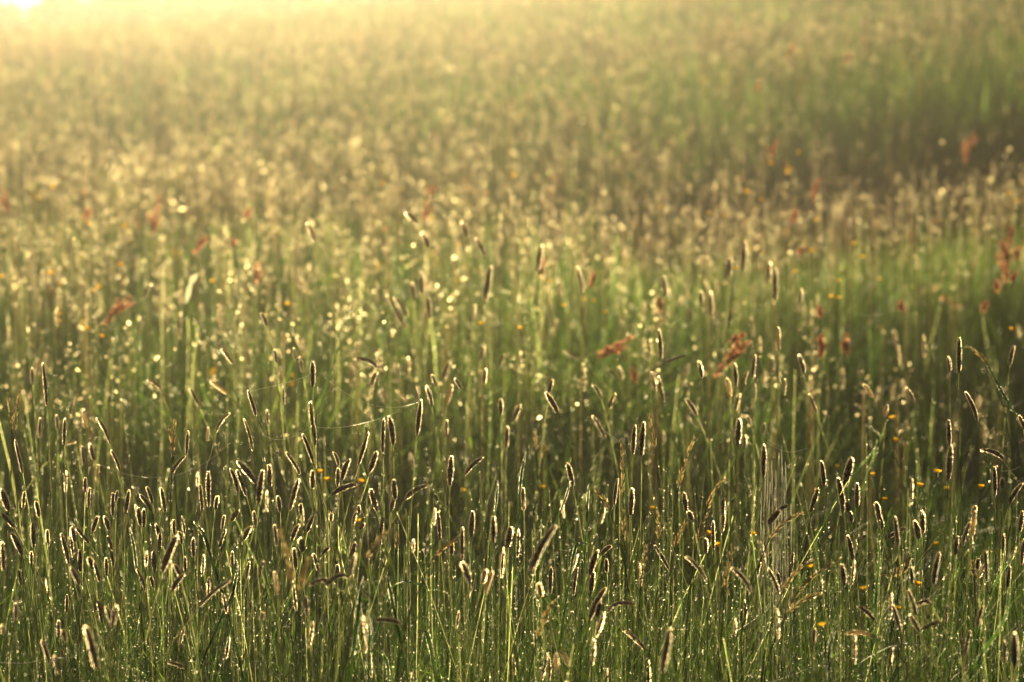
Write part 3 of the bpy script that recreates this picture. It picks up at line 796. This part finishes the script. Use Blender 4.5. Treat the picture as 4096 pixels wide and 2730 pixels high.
def name_all(items):
    """One label per traced foxtail: look, focus, place, and inside one look-alike set its order or its neighbour."""
    keyed = {}
    for i, it in enumerate(items):
        x0, y0, x1, y1, w, b = it
        p, s = look(x0, y0, x1, y1, w)
        keyed.setdefault((p, s, b, where(x0, y0)), []).append(i)
    out = {}
    ordn = ["", "", "second", "third", "fourth", "fifth", "sixth"]
    for (p, s, b, wh), ids in keyed.items():
        head = f"{BANDLAB[b]} {s} {p} foxtail {wh}"
        ids.sort(key=lambda i: items[i][1])
        n = len(ids)
        for k, i in enumerate(ids):
            if n == 1: out[i] = head
            elif k == 0: out[i] = "highest " + head
            elif k == n - 1: out[i] = "lowest " + head
            else: out[i] = (ordn[k + 1] + " from top, " if k + 1 < 7 else "low ") + head
    return out


items, recs = [], []
for c, v, b in rows(FOX, 5):
    x0, y0 = px(c, v[0], v[1]); x1, y1 = px(c, v[2], v[3])
    s = CROPS[c][2]
    items.append((x0, y0, x1, y1, v[4] / s, b))
labels = name_all(items)
thing_lines = []
PX = .36 / 4096
for i, (x0, y0, x1, y1, w, b) in enumerate(items):
    d = BAND[b]
    if b in 'fn': d -= max(-.12, min(.22, (y0 - 2000) * .0005))
    d += random.uniform(-.07, .07) * (1 if b in 'fg' else 1.6)
    base = at(x1, y1, d)
    tip = at(x0, y0, d + random.uniform(-.012, .012))
    blur = 17.8 * abs(d - 4.17) / d * .001 * .7
    width = max(.0062, w * PX * d - blur * .6)
    grp = {'f': "foxtails standing sharp in the belt of focus", 'g': "foxtails standing sharp in the belt of focus",
           'm': "foxtails softly blurred behind the sharp belt", 'q': "foxtails softly blurred behind the sharp belt",
           'n': "foxtails blurred close in front", 'o': "foxtails blurred close in front"}[b]
    thing_lines.append(fox(tip, base, width, labels[i], grp, b in 'fg'))


# ------------------------------------------------------------------ buttercups
def stem_to_ground(top, K=10, lean=.05, tan=(0, 0, 1)):
    top = np.array(top)
    hgt = top[2] - float(ground_h(top[0], top[1]))
    root = np.array([top[0] + rng.normal() * lean, top[1] + rng.normal() * lean * .7, 0])
    root[2] = float(ground_h(root[0], root[1])) - .005
    return bez3(root, root + np.array([rng.normal() * .02, 0, hgt * .4]), top - np.array(tan) * hgt * .3, top, K)


def petal_cup(dia, opening):
    g = Geo()
    for k in range(5):
        a0 = k * 2 * math.pi / 5 + .2
        nu, nv = 5, 5
        P = np.zeros((nu, nv, 3))
        for i in range(nu):
            u = i / (nu - 1)
            for j in range(nv):
                vv = (j / (nv - 1) - .5) * 2
                wd = .75 * math.sin(min(1, u * .8 + .12) * math.pi * .62) * (1 if u < .8 else (1 - (u - .8) * 1.6))
                a = a0 + vv * wd
                r = dia * .5 * (u ** .7) * (opening + .25 * (1 - u))
                z = dia * .5 * (u ** 1.5) * (1.15 - .35 * opening) + .04 * dia * vv * vv
                P[i, j] = (r * math.cos(a) * (1 + .002 * k), r * math.sin(a), z + .0002 * k)
        idx = np.arange(nu * nv).reshape(nu, nv)
        q = np.stack([idx[:-1, :-1], idx[:-1, 1:], idx[1:, 1:], idx[1:, :-1]], -1).reshape(-1, 4)
        g.add(P.reshape(-1, 3), q=q, var=random.random())
    return g


def stamen_geo(dia):
    g = Geo()
    n = 34
    a = rng.random(n) * 6.28; r = rng.random(n) ** .5 * dia * .16
    b = np.stack([r * np.cos(a) * .4, r * np.sin(a) * .4, np.full(n, dia * .03)], -1)
    e = np.stack([r * np.cos(a), r * np.sin(a), dia * (.18 + .1 * rng.random(n))], -1)
    C = np.stack([b, (b + e) / 2, e], 1)
    tubes(g, C, np.tile([[.0002, .0002, .0005]], (n, 1)), 4, .7)
    return g


cup_n = []
for c, v, _ in rows(CUP, 4):
    x, y = px(c, v[0], v[1])
    cup_n.append((x, y, v[2] / CROPS[c][2], v[3]))
cup_keys = {}
for i, (x, y, w, d) in enumerate(cup_n):
    zone = "tiny blurred yellow flower" if d > 8 else ("small blurred yellow flower" if d > 5.6 else ("soft-edged yellow cup flower" if d > 4.55 else "sharp little yellow cup flower"))
    dep = " far up the meadow" if d > 8 else (" in the middle grass" if d > 5.6 else "")
    cup_keys.setdefault((zone + dep, where(x, y)), []).append(i)
cup_lab = {}
for (z_, wh), ids in cup_keys.items():
    ids.sort(key=lambda i: cup_n[i][1])
    for k, i in enumerate(ids):
        pre = "" if len(ids) == 1 else ("highest " if k == 0 else ("lowest " if k == len(ids) - 1 else ["", "second highest ", "third highest ", "fourth highest ", "fifth highest ", "sixth highest ", "seventh highest ", "eighth highest ", "ninth highest ", "tenth highest "][min(k, 9)]))
        cup_lab[i] = pre + z_ + " " + wh
for i, (x, y, w, d) in enumerate(cup_n):
    p = at(x, y, d)
    dia = min(.022, max(.014, w * PX * d * .88))
    tilt = Vector((random.uniform(-.35, .35), random.uniform(-.5, .3), 1)).normalized()
    S = stem_to_ground(p - tilt * dia * .35, tan=tilt)
    th = tag(empty("buttercup", Vector(S[0])), cup_lab[i], "buttercup", "yellow buttercups dotted through the grass")
    g1 = Geo(); tubes(g1, (S - S[0])[None], np.linspace(.0009, .0006, 10)[None], 5, .6)
    g1.obj("stem", M_stem, th)
    M = Matrix.Translation(Vector(S[-1]) - Vector(S[0])) @ tilt.to_track_quat('Z', 'Y').to_matrix().to_4x4()
    fl = petal_cup(dia, random.uniform(.55, .95)).obj("petals", M_yel, th)
    fl.matrix_local = M
    if d < 6.6:
        stg = stamen_geo(dia).obj("stamens", M_yel, th); stg.matrix_local = M
        for s_ in range(3):
            gl = Geo()
            k = 3 + s_ * 2
            az = random.uniform(0, 6.28); q = np.array([math.cos(az), math.sin(az), 0]); tl = np.linspace(0, 1, 5)[:, None]
            ribbons(gl, ((S[k] - S[0]) + q * .05 * tl + np.array([0, 0, .03]) * tl)[None], (.0016 * np.sin(np.clip(tl[:, 0] + .15, 0, 1) * 3))[None].clip(.0002), np.array([[-q[1], q[0], 0.]]), .5, .2)
            gl.obj("leaf", M_blade, th)

# ------------------------------------------------------------------ sorrel
sor = []
for c, v, _ in rows(SOR, 5):
    sor.append((*px(c, v[0], v[1]), *px(c, v[2], v[3]), v[4]))
keys = {}
for i, (x0, y0, x1, y1, d) in enumerate(sor):
    big = math.hypot(x1 - x0, y1 - y0)
    nm = ("large feathery" if big > 120 else ("medium" if big > 60 else "small")) + " rust-red sorrel " + ("far up the slope" if d > 10 else ("in the middle meadow" if d > 7 else "behind the sharp belt"))
    keys.setdefault((nm, where(x0, y0)), []).append(i)
sl_ = {}
for (nm, wh), ids in keys.items():
    ids.sort(key=lambda i: sor[i][1])
    for k, i in enumerate(ids):
        sl_[i] = ("" if len(ids) == 1 else ("highest " if k == 0 else ("lowest " if k == len(ids) - 1 else ["", "second highest ", "third highest ", "fourth highest "][min(k, 3)]))) + nm + " " + wh
for i, (x0, y0, x1, y1, d) in enumerate(sor):
    tp, bt = np.array(at(x0, y0, d)), np.array(at(x1, y1, d))
    S = stem_to_ground(bt, tan=norm(tp - bt) * .5 + np.array([0, 0, .5]))
    th = tag(empty("sorrel", Vector(S[0])), sl_[i], "sorrel", "reddish sorrel spikes rising from the grass")
    g1 = Geo(); tubes(g1, (np.concatenate([S, [(bt + tp) / 2], [tp]]) - S[0])[None], np.linspace(.0016, .0006, 12)[None], 5, .9)
    g1.obj("stem", M_stem, th)
    L = np.linalg.norm(tp - bt)
    g2 = Geo()
    lines = [(bt, tp)]
    for k in range(3):
        f = random.uniform(.05, .5)
        b0 = bt + (tp - bt) * f
        lines.append((b0, b0 + (tp - bt) * random.uniform(.3, .45) + np.array([random.choice([-1, 1]) * L * random.uniform(.12, .28), random.uniform(-.1, .1) * L, 0])))
    for (a_, b_) in lines:
        ln = np.linalg.norm(b_ - a_)
        n = max(24, int(ln * 2600))
        # whorls up the branch
        f = (np.round(rng.random(n) * ln / .006) * .006 / ln + rng.normal(size=n) * .01)[:, None]
        c = a_ + (b_ - a_) * f + rng.normal(size=(n, 3)) * .0028 * (1.1 - .5 * np.clip(f, 0, 1)) - S[0]
        e1, e2 = rng.normal(size=(n, 3)) * .0020, rng.normal(size=(n, 3)) * .0020
        g2.add(np.stack([c - e1, c + e2, c + e1, c - e2], 1).reshape(-1, 3), q=np.arange(n * 4).reshape(-1, 4), var=np.repeat(rng.random(n), 4))
    g2.obj("seed_whorls", M_red, th, smooth=False)

# ------------------------------------------------------------------ loose panicles
pan = []
for c, v, _ in rows(PAN, 6):
    pan.append((*px(c, v[0], v[1]), *px(c, v[2], v[3]), v[4] / CROPS[c][2], v[5]))
keys = {}
for i, (x0, y0, x1, y1, w, d) in enumerate(pan):
    a = (x0 - x1) / max(1, y1 - y0)
    nm = ("thick " if w > 22 else "thin ") + ("upright" if abs(a) < .25 else ("right-leaning" if a < .8 else "right-sweeping") if a > 0 else "left-leaning") + (" blurred" if d < 3.5 or d > 4.5 else "") + " beige fescue plume"
    keys.setdefault((nm, where(x0, y0)), []).append(i)
pl_ = {}
for (nm, wh), ids in keys.items():
    ids.sort(key=lambda i: pan[i][1])
    for k, i in enumerate(ids):
        pl_[i] = ("" if len(ids) == 1 else ("highest " if k == 0 else ("lowest " if k == len(ids) - 1 else ["", "second highest ", "third highest "][min(k, 2)]))) + nm + " " + wh
for i, (x0, y0, x1, y1, w, d) in enumerate(pan):
    tp, bt = np.array(at(x0, y0, d)), np.array(at(x1, y1, d))
    L = np.linalg.norm(tp - bt)
    dr = (tp - bt) / L
    tan = norm(dr * .7 + np.array([0, 0, .5]))
    ctrl = bt + tan * L * .5
    S = stem_to_ground(bt, tan=tan, lean=.03)
    th = tag(empty("fescue_plume", Vector(S[0])), pl_[i], "fescue grass", "loose beige fescue plumes in the near grass")
    t = np.linspace(0, 1, 16)[:, None]
    ax = (1 - t) ** 2 * bt + 2 * (1 - t) * t * ctrl + t * t * tp
    g1 = Geo(); tubes(g1, (np.concatenate([S[:-1], ax]) - S[0])[None], np.linspace(.0011, .0004, len(S) - 1 + 16)[None], 5, .8)
    g1.obj("stem", M_stem, th)
    g2 = Geo()
    wd = w * PX * d
    n = int(24 + L * 420)
    f = np.sort(rng.random(n)); ii = np.clip((f * 15).astype(int), 0, 14)
    fr = (f * 15 - ii)[:, None]
    c = ax[ii] * (1 - fr) + ax[ii + 1] * fr
    D = norm(ax[ii + 1] - ax[ii])
    rad = norm(np.cross(D, rng.normal(size=(n, 3))))
    off_ = (wd * .42 * (1.05 - f) * rng.random(n))[:, None]
    b0 = c + rad * off_ + D * off_ * 1.2
    ln = (.0045 + .005 * rng.random(n))[:, None]
    e = b0 + norm(D + rad * .35) * ln
    mid = (b0 + e) / 2
    Cc = np.stack([b0, b0 * .65 + e * .35, mid * .5 + e * .5, e], 1) - S[0]
    tubes(g2, Cc, np.tile([[.00025, .0009, .0007, .0001]], (n, 1)), 4, rng.random(n))
    Br = np.stack([c - D * .003, (c + b0) / 2, b0], 1) - S[0]
    tubes(g2, Br, np.full((n, 3), .00016), 3, .5)
    g2.obj("spikelets", M_pan, th)

# ------------------------------------------------------------------ big single blades, arching leaves, the wiry tuft, silk
def smooth_line(pts, K):
    pts = np.array(pts, float)
    n = len(pts)
    if n == 2:
        t = np.linspace(0, 1, K)[:, None]
        return pts[0] * (1 - t) + pts[1] * t
    s = np.concatenate([[0], np.cumsum(np.linalg.norm(np.diff(pts, axis=0), axis=1))]); s /= s[-1]
    m = np.gradient(pts, s, axis=0)
    u = np.linspace(0, 1, K)
    i = np.clip(np.searchsorted(s, u, side='right') - 1, 0, n - 2)
    h = (s[i + 1] - s[i])[:, None]; t = ((u - s[i])[:, None]) / h
    return (2 * t ** 3 - 3 * t ** 2 + 1) * pts[i] + (t ** 3 - 2 * t ** 2 + t) * h * m[i] + (-2 * t ** 3 + 3 * t ** 2) * pts[i + 1] + (t ** 3 - t ** 2) * h * m[i + 1]


for c, pts, hw, d, kind, lab in ARC:
    P = [np.array(at(*px(c, x, y), d + k * .006)) for k, (x, y) in enumerate(pts)]
    if P[0][2] > P[-1][2] + .0 and kind == 'g': P = P[::-1]          # root end first
    if kind != 'g' and P[0][2] > P[-1][2]: P = P[::-1]
    top = smooth_line(P, 22)
    r0 = P[0].copy()
    dirn = norm(top[0] - top[1])
    hgt = r0[2] - float(ground_h(r0[0], r0[1]))
    root = np.array([r0[0] + np.clip(dirn[0], -.6, .6) * hgt * .35, r0[1] + .01, 0]); root[2] = float(ground_h(root[0], root[1])) - .005
    low = bez3(root, root + np.array([0, 0, hgt * .4]), r0 + dirn * hgt * .3, r0, 10)[:-1]
    line = np.concatenate([low, top])
    name = {'g': "grass_blade", 'b': "arching_leaf", 's': "dry_stem"}[kind]
    cat = {'g': "grass blade", 'b': "grass leaf", 's': "dry stem"}[kind]
    g1 = Geo()
    tl = np.linspace(0, 1, len(line))
    half = hw * PX * d
    if kind == 's':
        tubes(g1, (line - root)[None], (half * np.clip(1.1 - tl * .6, .3, 1) * .55)[None], 5, .8)
    else:
        Wl = half * np.clip(.45 + 1.1 * tl, 0, 1) * np.clip((1.02 - tl) * 3.2, .03, 1) ** .7
        if c in 'IJ': Wl = Wl * .6
        ribbons(g1, (line - root)[None], Wl[None], np.array([[.8, .6, .1]]), .1, .45, .3)
    o = g1.obj(name, {'g': M_blade, 'b': M_blade, 's': M_dry}[kind]); o.location = root
    tag(o, lab, cat)
    if kind != 's':
        gf = Geo()
        for sg in (-1, 1):
            edge_line = (line - root) + np.array([.95, .3, .05]) * (Wl * sg)[:, None]
            fuzz_on(gf, edge_line[None], 150, .0006, .0003, .2, 1.0)
        gf.obj("dewy_hairs", M_fuzz, o, smooth=False)["kind"] = "stuff"

th = None
tips = [tuple(float(v) for v in s.split(',')) for s in WIRY.split()]
tips = sorted(tips)
wl = ["tallest wiry stem of the silvery tuft", "wiry stem"]
for k, (x, y) in enumerate(tips):
    X, Y = px('D', x, y)
    tp = np.array(at(X, Y, 4.15 + k * .008))
    rx = float(at(3090 + (X - 3100) * 1.5 + random.uniform(-90, 90), 2300, 4.15)[0])
    root = np.array([rx, 4.15 + k * .01, 0]); root[2] = float(ground_h(root[0], root[1])) - .005
    hgt = tp[2] - root[2]
    line = bez3(root, root + np.array([0, 0, hgt * .4]), tp - norm(tp - root) * hgt * .3, tp, 16)
    g1 = Geo(); tubes(g1, (line - root)[None], np.linspace(.0008, .0003, 16)[None], 5, .3)
    o = g1.obj("wiry_stem", M_stem); o.location = root
    gf = Geo()
    u = np.linspace(0, 1, 60); SS = np.stack([np.interp(u, np.linspace(0, 1, 16), (line - root)[:, k_]) for k_ in range(3)], -1)
    for q_ in (0, 1):
        rd = np.array([math.cos(q_ * math.pi), math.sin(q_ * math.pi), 0.])
        ww = .00009 * (.1 + 1.5 * rng.random(60))
        ribbons(gf, (SS + rd * (.0004 + ww[:, None]))[None], ww[None], rd[None], .9)
    gf.obj("dewy_hairs", M_fuzz, o)["kind"] = "stuff"
    tag(o, "bare dewy stem of the silvery wiry tuft right of the middle", "grass stem", "bare stems of the silvery wiry tuft")
    thing_lines.append(line)

for c, pts, d, lab in SILK:
    P = smooth_line([np.array(at(*px(c, x, y), d)) for x, y in pts], 26)
    g1 = Geo(); tubes(g1, (P - P[0])[None], np.full((1, 26), .00013), 4, .5)
    o = g1.obj("spider_thread", M_silk); o.location = P[0]
    tag(o, lab, "silk thread")

# the pale torn leaf that catches the light
P = smooth_line([np.array(at(x, y, 6.2)) for x, y in ((745, 1215), (752, 1180), (760, 1145), (775, 1112), (792, 1095))], 14)
S = stem_to_ground(P[0], tan=(0, 0, 1))
th = tag(empty("pale_leaf", Vector(S[0])), "bright cream torn leaf glowing in the blurred grass on the left", "leaf")
g1 = Geo(); tubes(g1, (S - S[0])[None], np.full((1, 10), .0012), 5, .6); g1.obj("stem", M_stem, th)
g1 = Geo(); ribbons(g1, (P - S[0])[None], (np.array([.001, .002, .004, .0055, .006, .006, .0055, .0045, .004, .006, .0075, .007, .004, .001]))[None], np.array([[1., .25, .1]]), .8, .3)
g1.obj("leaf_surface", M_pale, th)

# ------------------------------------------------------------------ dew
def build_dew():
    ico_v = []
    ph = (1 + 5 ** .5) / 2
    ico_v = norm(np.array([(-1, ph, 0), (1, ph, 0), (-1, -ph, 0), (1, -ph, 0), (0, -1, ph), (0, 1, ph), (0, -1, -ph), (0, 1, -ph), (ph, 0, -1), (ph, 0, 1), (-ph, 0, -1), (-ph, 0, 1)], float))
    ico_t = np.array([(0, 11, 5), (0, 5, 1), (0, 1, 7), (0, 7, 10), (0, 10, 11), (1, 5, 9), (5, 11, 4), (11, 10, 2), (10, 7, 6), (7, 1, 8), (3, 9, 4), (3, 4, 2), (3, 2, 6), (3, 6, 8), (3, 8, 9), (4, 9, 5), (2, 4, 11), (6, 2, 10), (8, 6, 7), (9, 8, 1)])
    pts, rad = [], []
    for C, cnt, r0, r1 in ((near_lines[0], 4500, .00035, .0009), (near_lines[1], 600, .0005, .0012), (near_lines[2], 5500, .0003, .0008), (near_lines[3], 500, .0005, .0011)):
        i = rng.integers(0, C.shape[0], cnt)
        t = (rng.random(cnt) ** .6) * (C.shape[1] - 1.01); k = t.astype(int); f = (t - k)[:, None]
        p = C[i, k] * (1 - f) + C[i, k + 1] * f + rng.normal(size=(cnt, 3)) * .0006
        pts.append(p); rad.append(r0 + (r1 - r0) * rng.random(cnt) ** 2.5)
    for S in thing_lines:
        cnt = 46
        t = rng.random(cnt) ** .6 * (len(S) - 1.01); k = t.astype(int); f = (t - k)[:, None]
        pts.append(S[k] * (1 - f) + S[k + 1] * f + rng.normal(size=(cnt, 3)) * .0007)
        rad.append(.0003 + .0005 * rng.random(cnt) ** 2)
    x, y = scatter(110, 7, 16, .4)
    z = ground_h(x, y) + .5 + .3 * rng.random(110)
    pts.append(np.stack([x, y, z], -1)); rad.append(.0005 + .0005 * rng.random(110))
    P = np.concatenate(pts); Rr = np.concatenate(rad)
    V = P[:, None] + ico_v[None] * Rr[:, None, None]
    T = (ico_t[None] + (np.arange(len(P)) * 12)[:, None, None]).reshape(-1, 3)
    g = Geo(); g.add(V.reshape(-1, 3), t=T)
    return tag(g.obj("dew", M_dew), label="countless tiny dew drops beading the grass", cat="dew", kind="stuff")


build_dew()

# ------------------------------------------------------------------ the morning haze, also standing in for lens glare
def build_haze():
    m = bpy.data.materials.new("haze_air"); m.use_nodes = True
    n = m.node_tree; n.nodes.clear()
    out = n.nodes.new("ShaderNodeOutputMaterial"); pv = n.nodes.new("ShaderNodeVolumePrincipled")
    pv.inputs["Color"].default_value = lin(1, .97, .9)
    pv.inputs["Density"].default_value = HAZE_D
    pv.inputs["Anisotropy"].default_value = HAZE_G
    n.links.new(pv.outputs[0], out.inputs["Volume"])
    x0, x1, y0, y1, z0, z1 = -75, 75, -16, 145, -9.5, 4.2
    v = [(x, y, z) for x in (x0, x1) for y in (y0, y1) for z in (z0, z1)]
    q = [(0, 1, 3, 2), (4, 6, 7, 5), (0, 4, 5, 1), (2, 3, 7, 6), (0, 2, 6, 4), (1, 5, 7, 3)]
    g = Geo(); g.add(v, q=q)
    o = g.obj("haze", m, smooth=False)
    return tag(o, label="golden morning haze filling the air over the meadow", cat="haze", kind="stuff")


HAZE_D, HAZE_G = 0.0011, 0.78
build_haze()
